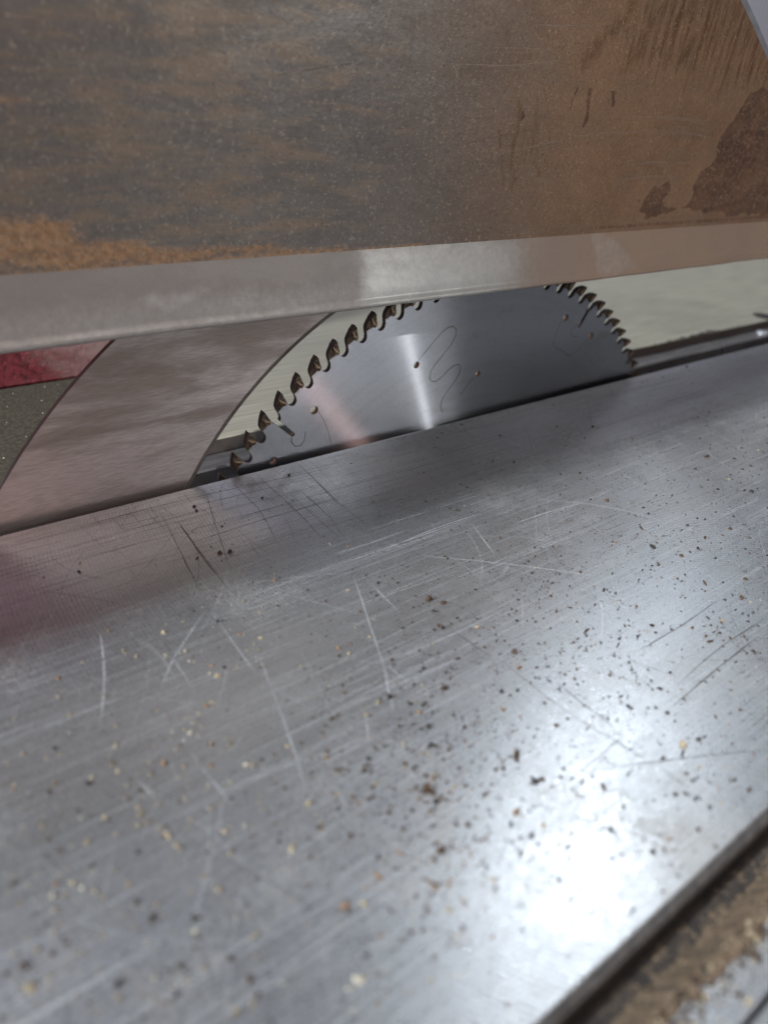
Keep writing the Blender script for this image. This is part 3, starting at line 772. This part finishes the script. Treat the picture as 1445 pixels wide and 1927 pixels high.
for i in range(2600):                                     # crumbs on the front rails, thick beside the heap
    x, y = random.uniform(-0.16, -0.02), YG1 + random.choice((0.0012, -0.0005)) - abs(random.gauss(0, 0.0022))
    if y < -0.2037:
        continue
    chip(D, x, y, ZT, 0.0003 * math.exp(random.gauss(0.1, 0.5)) * (1.0 + 0.4 * (y > -0.2)), random.choice((0, 1, 2, 0)))
specks = new_mesh("sawdust_specks", D.v, D.f, DUSTS, D.m, loc=(-0.1, -0.1, ZT))
tag(specks, "loose brown, black and yellow sawdust specks scattered over the sliding table", "sawdust", kind="stuff")

# ------------------------------------------------------------------ fixed table, insert and what lies left of it
XL = -0.118
ft = thing("fixed_table", "pale planed steel table top lying behind the saw blade", "saw table", (0.35, 0.3, ZT - 0.03))
v, f = prism_x([(0.75, ZT - 0.03), (0.75, ZT), (0.0272, ZT), (0.0268, ZT - 0.0004), (0.0268, ZT - 0.03)], XL, 0.9)
n = 5
new_mesh("top_plate", v, f, [M_FAR, M_LIP], [0, 0, 0, 1, 1, 0, 0], loc=(0.35, 0.3, ZT - 0.03), parent=ft)
A = Acc()                                                # dirt crusted along the near lip
pts = [(0.19, 0.0266), (0.21, 0.0266), (0.222, 0.0266), (0.236, 0.0266), (0.25, 0.0266)]
for i in range(70):
    x = random.gauss(0.222, 0.016)
    chip(A, x, 0.0272 + abs(random.gauss(0, 0.0006)), ZT, random.uniform(0.0006, 0.0016), 0)
tag(new_mesh("dirt_crust", A.v, A.f, M_IRON, loc=(0.22, 0.027, ZT)), "dark dirt crumbs crusted on the lip of the pale table", "dirt", kind="stuff")

ZI = ZT - 0.0060
ins = thing("slot_insert", "narrow grey steel insert strip beside the blade slot, lower than the pale table", "table insert", (0, 0.018, ZI - 0.02))
pi_ = [(0.0266, ZI - 0.02), (0.0266, ZI), (0.0158, ZI), (0.0150, ZI - 0.0007), (0.0150, ZI - 0.02)]
v, f = prism_x(pi_, -0.40, 0.2365)
new_mesh("strip", v, f, M_INS, loc=(0, 0.018, ZI - 0.02), parent=ins)
v, f = prism_x(pi_, 0.2385, 0.70)
new_mesh("strip", v, f, M_INS, loc=(0.3, 0.018, ZI - 0.02), parent=ins)


def disc(x, y, z, r, h, n=28, dome=0.0):
    v = [(x + r * math.cos(i * 2 * math.pi / n), y + r * math.sin(i * 2 * math.pi / n), z) for i in range(n)]
    v += [(x + r * 0.94 * math.cos(i * 2 * math.pi / n), y + r * 0.94 * math.sin(i * 2 * math.pi / n), z + h) for i in range(n)]
    v += [(x, y, z + h + dome)]
    f = [(i, (i + 1) % n, (i + 1) % n + n, i + n) for i in range(n)] + [(n + i, n + (i + 1) % n, 2 * n) for i in range(n)]
    return v, f


v, f = disc(0.2950, 0.0205, ZI, 0.0042, 0.0012, dome=0.0004)
screw = new_mesh("screw_head", v, f, M_RIM, smooth=False, loc=(0.2950, 0.0205, ZI), parent=ins)
v, f = prism_x([(0.0200, ZI + 0.0014), (0.0210, ZI + 0.0014), (0.0210, ZI + 0.0019), (0.0200, ZI + 0.0019)], 0.2918, 0.2982)
new_mesh("screw_slot", v, [tuple(reversed(q)) for q in f], M_BLACK, loc=(0.2950, 0.0205, ZI + 0.001), parent=screw)
v, f = disc(0.318, 0.0335, ZT + 0.0001, 0.0085, 0.0002)
new_mesh("bolt_hole", v, f, M_BLACK, loc=(0.318, 0.0335, ZT), parent=ft)

pn = thing("outfeed_panel", "dark olive panel flecked with sawdust, left behind the riving knife", "panel", (-0.35, 0.07, ZT - 0.03))
v, f = prism_x([(0.1155, ZT - 0.03), (0.1155, ZT - 0.0005), (0.0268, ZT - 0.0005), (0.0268, ZT - 0.03)], -0.7, XL - 0.0015)
new_mesh("board", v, f, M_PANEL, loc=(-0.35, 0.07, ZT - 0.03), parent=pn)
A = Acc()
for i in range(420):
    x, y = random.uniform(-0.24, XL - 0.003), random.uniform(0.03, 0.113)
    chip(A, x, y, ZT - 0.0005, 0.00022 * math.exp(random.gauss(0.2, 0.5)), random.choice((2, 4, 4, 2, 0)))
tag(new_mesh("panel_specks", A.v, A.f, DUSTS, A.m, loc=(-0.18, 0.07, ZT)), "pale sawdust flecks lying on the dark olive panel", "sawdust", kind="stuff")
v, f = prism_x([(0.34, ZT - 0.03), (0.34, ZT + 0.30), (0.281, ZT + 0.30), (0.1158, ZT + 0.0005), (0.1158, ZT - 0.03)], -0.7, XL - 0.0015)
tag(new_mesh("machine_casing", v, f, M_RED, loc=(-0.4, 0.14, ZT - 0.03)), "dusty red painted machine casing rising behind the dark olive panel", "machine casing")

# ------------------------------------------------------------------ saw blade
RB, YF = 0.150, 0.0011
A_TIP = 134.6
PITCH = 3.6
sawbl = thing("saw_blade", "round steel saw blade with carbide teeth rising from the table slot", "saw blade")
tooth = [(0.0, 0.0), (-0.45, -1.9), (-1.1, -4.7), (-1.35, -6.2), (-1.0, -7.4), (0.0, -8.1), (1.2, -8.0), (2.2, -7.4),
         (2.85, -6.3), (3.15, -5.0), (3.45, -3.8), (4.05, -2.75), (5.1, -1.9), (6.3, -1.15), (7.7, -0.5)]


def pol(a, r):
    return (r * math.cos(R(a)), r * math.sin(R(a)))


outer = []
for k in range(100):
    a = A_TIP - k * PITCH
    for s_, d_ in tooth:
        if k % 20 == 0 and s_ == 0.0 and d_ == -8.1:
            hw = 0.95
            rr = 0.1333
            for ss, r in [(-hw, RB - 0.0078), (-hw, rr + 0.0005), (-hw * 0.6, rr - 0.0003), (0, rr - 0.0006), (hw * 0.6, rr - 0.0003), (hw, rr + 0.0005), (hw, RB - 0.0079)]:
                outer.append(pol(a - math.degrees(ss * 0.001 / r), r))
            continue
        r = RB + d_ * 0.001
        outer.append(pol(a - math.degrees(s_ * 0.001 / RB), r))
holes = []


def hole(a, r, rad):
    cx, cz = pol(a, r)
    holes.append([(cx + rad * math.cos(i * math.pi / 10), cz + rad * math.sin(i * math.pi / 10)) for i in range(20)])


for k in range(5):
    a = A_TIP - 72 * k
    hole(a - 5.35, 0.1336, 0.00175)
    hole(a + 5.35, 0.1336, 0.00175)
    hole(a - 36 + 9.2, 0.1199, 0.00150)
    hole(a - 36 - 8.0, 0.1044, 0.00150)
holes.append([pol(i * 12, 0.015) for i in range(30)])
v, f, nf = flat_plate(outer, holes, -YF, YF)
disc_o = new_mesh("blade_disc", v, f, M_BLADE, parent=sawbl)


def kerf(pts, w=0.00030):
    v, f = ribbon(pts, w, lambda x, z: (x, -YF - 0.00003, z), taper=False)
    c = np.mean(np.array(v), axis=0)
    o = new_mesh("damping_slot", v, f, M_KERF, loc=tuple(c), parent=sawbl)
    return o


for p in (W1, W2, H1, H2, H3, H4):
    kerf(p, 0.00034 if p in (W1, H1) else 0.00022)

# carbide tips: one shared mesh, one object per tooth on the upper part of the blade
yk = 0.0016
tip_poly = [(0.0, 0.0), (-0.45, -1.9), (-1.1, -4.75), (-2.5, -5.2), (-3.15, -4.2), (-3.05, -2.4), (-2.5, -1.05)]
pts = [(RB + d * 0.001, s * 0.001) for s, d in tip_poly]


def tip_mesh():
    base = [(-s, r) for r, s in pts]     # local frame: tip pointing up, clockwise is +x
    n = len(base)
    v = [(x * -1, -yk, z + 0.00002) for x, z in base] + [(x * -1, yk, z + 0.00002) for x, z in base]
    v[0] = (v[0][0], v[0][1], v[0][2] - 0.0006)       # alternate top bevel, low at the near corner
    f = [tuple(reversed(range(n))), tuple(range(n, 2 * n))]
    f += [(i, (i + 1) % n, (i + 1) % n + n, i + n) for i in range(n)]
    me = bpy.data.meshes.new("carbide_tip")
    me.from_pydata(v, [], f)
    me.materials.append(M_CARB)
    me.materials.append(M_BRAZE)
    me.update()
    # braze seam on the seat side of the tip
    return me


import bmesh
me = tip_mesh()
bm = bmesh.new(); bm.from_mesh(me)
bmesh.ops.recalc_face_normals(bm, faces=bm.faces)
bm.to_mesh(me); bm.free()
# pale braze seam as a sub-part, shared too
sv, sf = ribbon([(-0.0024, RB - 0.0011), (-0.00305, RB - 0.0026), (-0.00310, RB - 0.0042), (-0.0024, RB - 0.0053), (-0.0012, RB - 0.0050)],
                0.0006, lambda x, z: (x, -yk - 0.00004, z), taper=True)
ms = bpy.data.meshes.new("braze_seam")
ms.from_pydata([tuple(p) for p in sv], [], sf)
ms.materials.append(M_BRAZE)
tip0 = bpy.data.objects.new("carbide_tip", me)
seam0 = bpy.data.objects.new("braze_seam", ms)
first = True
for k in range(-12, 33):
    a = A_TIP - k * PITCH
    if not 25 < a < 158:
        continue
    o = tip0 if first else tip0.copy()
    s = seam0 if first else seam0.copy()
    first = False
    COL.objects.link(o)
    COL.objects.link(s)
    o.parent = sawbl
    s.parent = o
    o.rotation_euler = (0, R(90 - a), 0)

# ------------------------------------------------------------------ riving knife
def arc(p0, p1, r, n=28):
    """circle arc about a centre on the lower right, through p0 and p1."""
    p0, p1 = np.array(p0), np.array(p1)
    m, d = (p0 + p1) / 2, p1 - p0
    L = np.hypot(*d)
    nrm = np.array([d[1], -d[0]]) / L
    c = m + nrm * math.sqrt(r * r - L * L / 4)
    a0, a1 = math.atan2(*(p0 - c)[::-1]), math.atan2(*(p1 - c)[::-1])
    if a1 > a0:
        a1 -= 2 * math.pi
    return [tuple(c + r * np.array([math.cos(a), math.sin(a)])) for a in np.linspace(a0, a1, n)]


inner = arc((-0.1545, 0.0350), (-0.020, 0.1572), 0.1575, 40)
outer_k = arc((-0.2210, 0.0480), (-0.100, 0.1700), 0.2130, 40)
inset = arc((-0.1563, 0.0368), (-0.0218, 0.1590), 0.1600, 40)
v, f, nf = flat_plate(inner + outer_k[::-1], [], -0.0012, 0.0012)
n_all = len(inner) + len(outer_k)
v[:len(inner)] = [(x, -0.0001, z) for x, z in inner]      # the inner edge is ground to a bevel
v2, f2, nf2 = flat_plate(inset + outer_k[::-1], [], -0.0012, 0.0012)
A = Acc()
A.add(v, [q for q in f if not (len(q) == 3 and all(i < n_all for i in q))])
o = len(A.v)
A.add([(x, -0.0012, z) for x, z in inset + outer_k[::-1]], [q for q in f2 if len(q) == 3 and all(i < n_all for i in q)])
A.f += [(i, i + 1, o + i + 1, o + i) for i in range(len(inner) - 1)]
A.m += [0] * (len(inner) - 1)
v, f = A.v, A.f
kn = new_mesh("riving_knife", v, f, M_KNIFE, loc=(-0.15, 0, 0.04))
tag(kn, "curved brushed steel riving knife with brown smears, left of the blade", "riving knife")
# ------------------------------------------------------------------ blade guard
GZ = 0.1633                                               # crease between side panel and bent flange
ZL = 0.1450
YL = -0.0155
gd = thing("blade_guard", "dusty brown stained sheet steel blade guard hanging over the blade", "blade guard", (0, 0, 0.15))
nose = [(-0.80, 0.262), (0.03, 0.262), (0.056, 0.2605), (0.078, 0.2560), (0.0999, 0.2470), (0.1135, 0.2402), (0.1336, 0.2294), (0.155, 0.2215), (0.20, 0.2150), (0.26, 0.2050), (0.295, 0.188), (0.310, GZ + 0.0004)]  # unseen ends stretched and kept high to lengthen the guard's shadow
nx_ = [p[0] for p in nose]; nz_ = [p[1] for p in nose]
xs = np.concatenate([np.arange(-0.80, -0.21, 0.01), np.arange(-0.21, 0.17, 0.0009), np.arange(0.17, 0.309, 0.003), [0.310]])
rows = 96
fr = np.linspace(0, 1, rows)
ZTOP = np.interp(xs, nx_, nz_)
X = np.repeat(xs[:, None], rows, 1)
Zg = GZ + (ZTOP[:, None] - GZ) * fr[None, :]


def grid_faces(nx, nz, off=0, flip=False):
    f = [(off + i * nz + j, off + (i + 1) * nz + j, off + (i + 1) * nz + j + 1, off + i * nz + j + 1) for i in range(nx - 1) for j in range(nz - 1)]
    return [tuple(reversed(q)) for q in f] if flip else f


def warp(x, z):
    wx, wz = x.copy(), z.copy()
    for i in range(len(x)):
        a, b = float(x[i]), float(z[i])
        for f, k in ((90, 0.0026), (300, 0.0011), (1000, 0.0005)):
            wx[i] += k * noise.noise((a * f, b * f, 0.5))
            wz[i] += k * noise.noise((a * f, b * f, 7.5))
    return wx, wz


def guard_masks(x, z):
    wx, wz = warp(x, z)
    inp = lambda p, soft=0.0012, k=(wx, wz): sstep(-poly_sd(k[0], k[1], p), -soft, soft)
    dust = np.maximum.reduce([inp(DUST_LOW, 0.0035), 0.6 * inp(DUST_LEFT, 0.005), 0.5 * inp(DUST_SPOT, 0.003)])
    seam = np.exp(-((z - GZ) / 0.0014) ** 2) * sstep(x, 0.0, -0.06) * (z >= GZ - 0.001)
    dust = np.maximum(dust, 0.85 * seam)
    stain = np.maximum(inp(ST_MAIN, 0.0011) * (1 - 0.45 * inp(HOLE_IN, 0.006)), inp(ST_SMALL, 0.0009))
    seam2 = np.exp(-((z - GZ - 0.0007) / 0.0007) ** 2) * sstep(x, -0.05, -0.09) * 0.42
    stain = np.maximum(stain, seam2)
    dark_row = np.exp(-((z - GZ - 0.0022) / 0.0018) ** 2) * sstep(x, 0.02, 0.05) * 0.55
    stain = np.maximum(stain, dark_row)
    amber = inp(AMBER, 0.010) * 0.42
    for i, (p, r) in enumerate(STREAK):
        d = line_d(wx, wz, p)
        r = r * 0.001
        m = sstep(d, r * 1.5, r * 0.5)
        if 2 <= i <= 6:
            amber = np.maximum(amber, sstep(d, r * 2.3, 0.0) * 0.75)
        elif 9 <= i <= 15:
            amber = np.maximum(amber, sstep(d, r * 3.4, 0.0) * 0.62)
            stain = np.maximum(stain, sstep(d, r * 2.0, 0.0) * 0.48)
        else:
            stain = np.maximum(stain, m * 0.85)
    warm = sstep(x + 0.15 * (z - 0.2), -0.085, 0.045)
    smear = sstep(x, -0.03, -0.12)
    rust = sstep(x, 0.0, 0.05) * sstep(z, 0.198, 0.228)
    return dict(rust=rust, dust=dust, stain=stain, amber=amber, warm=warm, smear=smear)


A = Acc()
front = np.stack([X, np.full_like(X, YG), Zg], -1).reshape(-1, 3)
nxx = len(xs)
A.add(front, grid_faces(nxx, rows))
bx = np.array([(x, YG + 0.002, GZ) for x in xs] + [(x, YG + 0.002, z) for x, z in zip(xs, ZTOP)])
o = len(A.v)
A.add(bx, [(i, i + nxx, i + nxx + 1, i + 1) for i in range(nxx - 1)])
for s in SCUFF:
    for rep in range(3):
        off = random.uniform(-0.0006, 0.0006)
        k0 = random.randint(0, max(0, len(s) - 3))
        seg = s if rep == 0 else s[k0:k0 + 3]
        if len(seg) < 2:
            continue
        v, f = ribbon([(x, z + off * rep) for x, z in seg], 0.00006 + 0.00005 * random.random(), lambda x, z: (x, YG - 0.00003, z), jitter=0.00004)
        A.add(v, [tuple(reversed(q)) for q in f], 1)
for i in range(60):
    x, z = random.uniform(-0.13, 0.13), random.uniform(GZ + 0.004, 0.235)
    v, f = ribbon([(a, min(b, 0.24)) for a, b in rand_line(x, z, random.gauss(0.12, 0.25), random.uniform(0.004, 0.03), random.gauss(0, 0.3))], random.uniform(0.00004, 0.00008), lambda x, z: (x, YG - 0.00003, z), jitter=0.00003)
    A.add(v, [tuple(reversed(q)) for q in f], 1)
panel = new_mesh("side_panel", A.v, A.f, [M_GUARD, M_SCUFF], A.m, loc=(0, YG, GZ), parent=gd)
xv = np.array([p[0] for p in A.v]); zv = np.array([p[2] for p in A.v])
for k_, val in guard_masks(xv, zv).items():
    set_attr(panel, k_, val)

# bent flange with a rolled lower lip: profile in (y, z)
pf = [(YG, GZ), (YG - 0.00025, GZ - 0.0011), (YG - 0.0009, GZ - 0.0040), (YG - 0.0018, GZ - 0.0085), (YG - 0.0027, GZ - 0.0130), (YL + 0.0003, ZL + 0.0024),
      (YL - 0.0003, ZL + 0.0018), (YL - 0.0006, ZL + 0.0010), (YL - 0.0004, ZL + 0.0003), (YL + 0.0004, ZL - 0.0002), (YL + 0.0014, ZL), (YL + 0.0022, ZL + 0.0008), (YL + 0.0024, ZL + 0.0024), (YG + 0.002, GZ)]
# refine the long straight stretch so the dirt follows it
pr = []
for a, b in zip(pf[:-1], pf[1:]):
    kk = max(1, int(math.hypot(b[0] - a[0], b[1] - a[1]) / 0.0008))
    pr += [(a[0] + (b[0] - a[0]) * i / kk, a[1] + (b[1] - a[1]) * i / kk) for i in range(kk)]
pr.append(pf[-1])
npz = len(pr)
xf = np.concatenate([np.arange(-0.80, -0.21, 0.01), np.arange(-0.21, 0.2, 0.0009), np.arange(0.2, 0.309, 0.004), [0.310]])
def dent(x, y, z):
    k = sstep(z, GZ - 0.006, ZL + 0.002)
    a = noise.noise((x * 22, 0.3, z * 20)) * 0.00035 + noise.noise((x * 110, 1.3, z * 60)) * 0.00010
    return (x, y + float(k) * a, z + float(k) * (noise.noise((x * 35, 4.2, 0)) * 0.00022 + noise.noise((x * 260, 6.2, 0)) * 0.00006))


V = [dent(x, y, z) for x in xf for y, z in pr]
F = grid_faces(len(xf), npz, flip=True)
fl = new_mesh("bent_flange", V, F, M_GUARD, smooth=True, loc=(0, YG, GZ), parent=gd)
V = np.array(V)
x, z = V[:, 0], V[:, 2]
wx, wz = warp(x, z)
mk = guard_masks(x, z)
clean = np.maximum.reduce([0.85 * sstep(-poly_sd(wx, wz, CLEAN_MID), -0.034, 0.012) * sstep(wx, -0.082, -0.068), 0.32 * sstep(-poly_sd(wx, wz, CLEAN_TRI), -0.002, 0.002),
                           0.4 * sstep(-poly_sd(wx, wz, CLEAN_TRI2), -0.002, 0.003), 0.35 * sstep(x, -0.02, -0.06) * sstep(z, GZ - 0.003, ZL + 0.004)])
set_attr(fl, "clean", clean)
set_attr(fl, "flange", np.ones(len(x)))
set_attr(fl, "warm", sstep(x, -0.06, 0.07))
set_attr(fl, "smear", np.zeros(len(x)))
set_attr(fl, "stain", np.zeros(len(x)))
set_attr(fl, "rust", np.zeros(len(x)))
set_attr(fl, "amber", 0.75 * np.exp(-((z - ZL - 0.0008) / 0.0011) ** 2) * sstep(x, -0.06, -0.03) * sstep(x, 0.06, 0.03))
set_attr(fl, "dust", 0.5 * np.exp(-((z - GZ) / 0.0009) ** 2) * sstep(x, 0.0, -0.06))

# far panel and the cover strip joining the two along top and nose
YB = -YG
out = [(-0.80, ZL)] + [(0.316, ZL)] + [p for p in nose[::-1]]
v, f, nf = flat_plate(out, [], YB - 0.002, YB)
new_mesh("far_panel", v, f, M_EDGE, loc=(0, YB, GZ), parent=gd)
off = []
for i, (x, z) in enumerate(nose):
    a = nose[max(0, i - 1)]; b = nose[min(len(nose) - 1, i + 1)]
    dx, dz = b[0] - a[0], b[1] - a[1]
    L = math.hypot(dx, dz)
    off.append((x - dz / L * 0.0027, z + dx / L * 0.0027))
n = len(nose)
V, F = [], []
for (x, z), (xo, zo) in zip(nose, off):
    V += [(x, YG + 0.0004, z), (xo, YG + 0.0004, zo), (xo, YB - 0.0004, zo), (x, YB - 0.0004, z)]
for i in range(n - 1):
    for j in range(4):
        F.append((i * 4 + j, i * 4 + (j + 1) % 4, (i + 1) * 4 + (j + 1) % 4, (i + 1) * 4 + j))
F += [(3, 2, 1, 0), tuple((n - 1) * 4 + j for j in range(4))]
new_mesh("cover_strip", V, F, M_RIM, loc=(0, 0, 0.262), parent=gd)

# every mesh: outward normals
for o in list(COL.objects):
    if o.type == 'MESH' and o.name.split('.')[0] in ("top_plate", "blade_disc", "riving_knife", "cover_strip", "far_panel", "strip", "front_rail", "outer_rail", "groove_bed", "board", "machine_casing", "wall"):
        pass
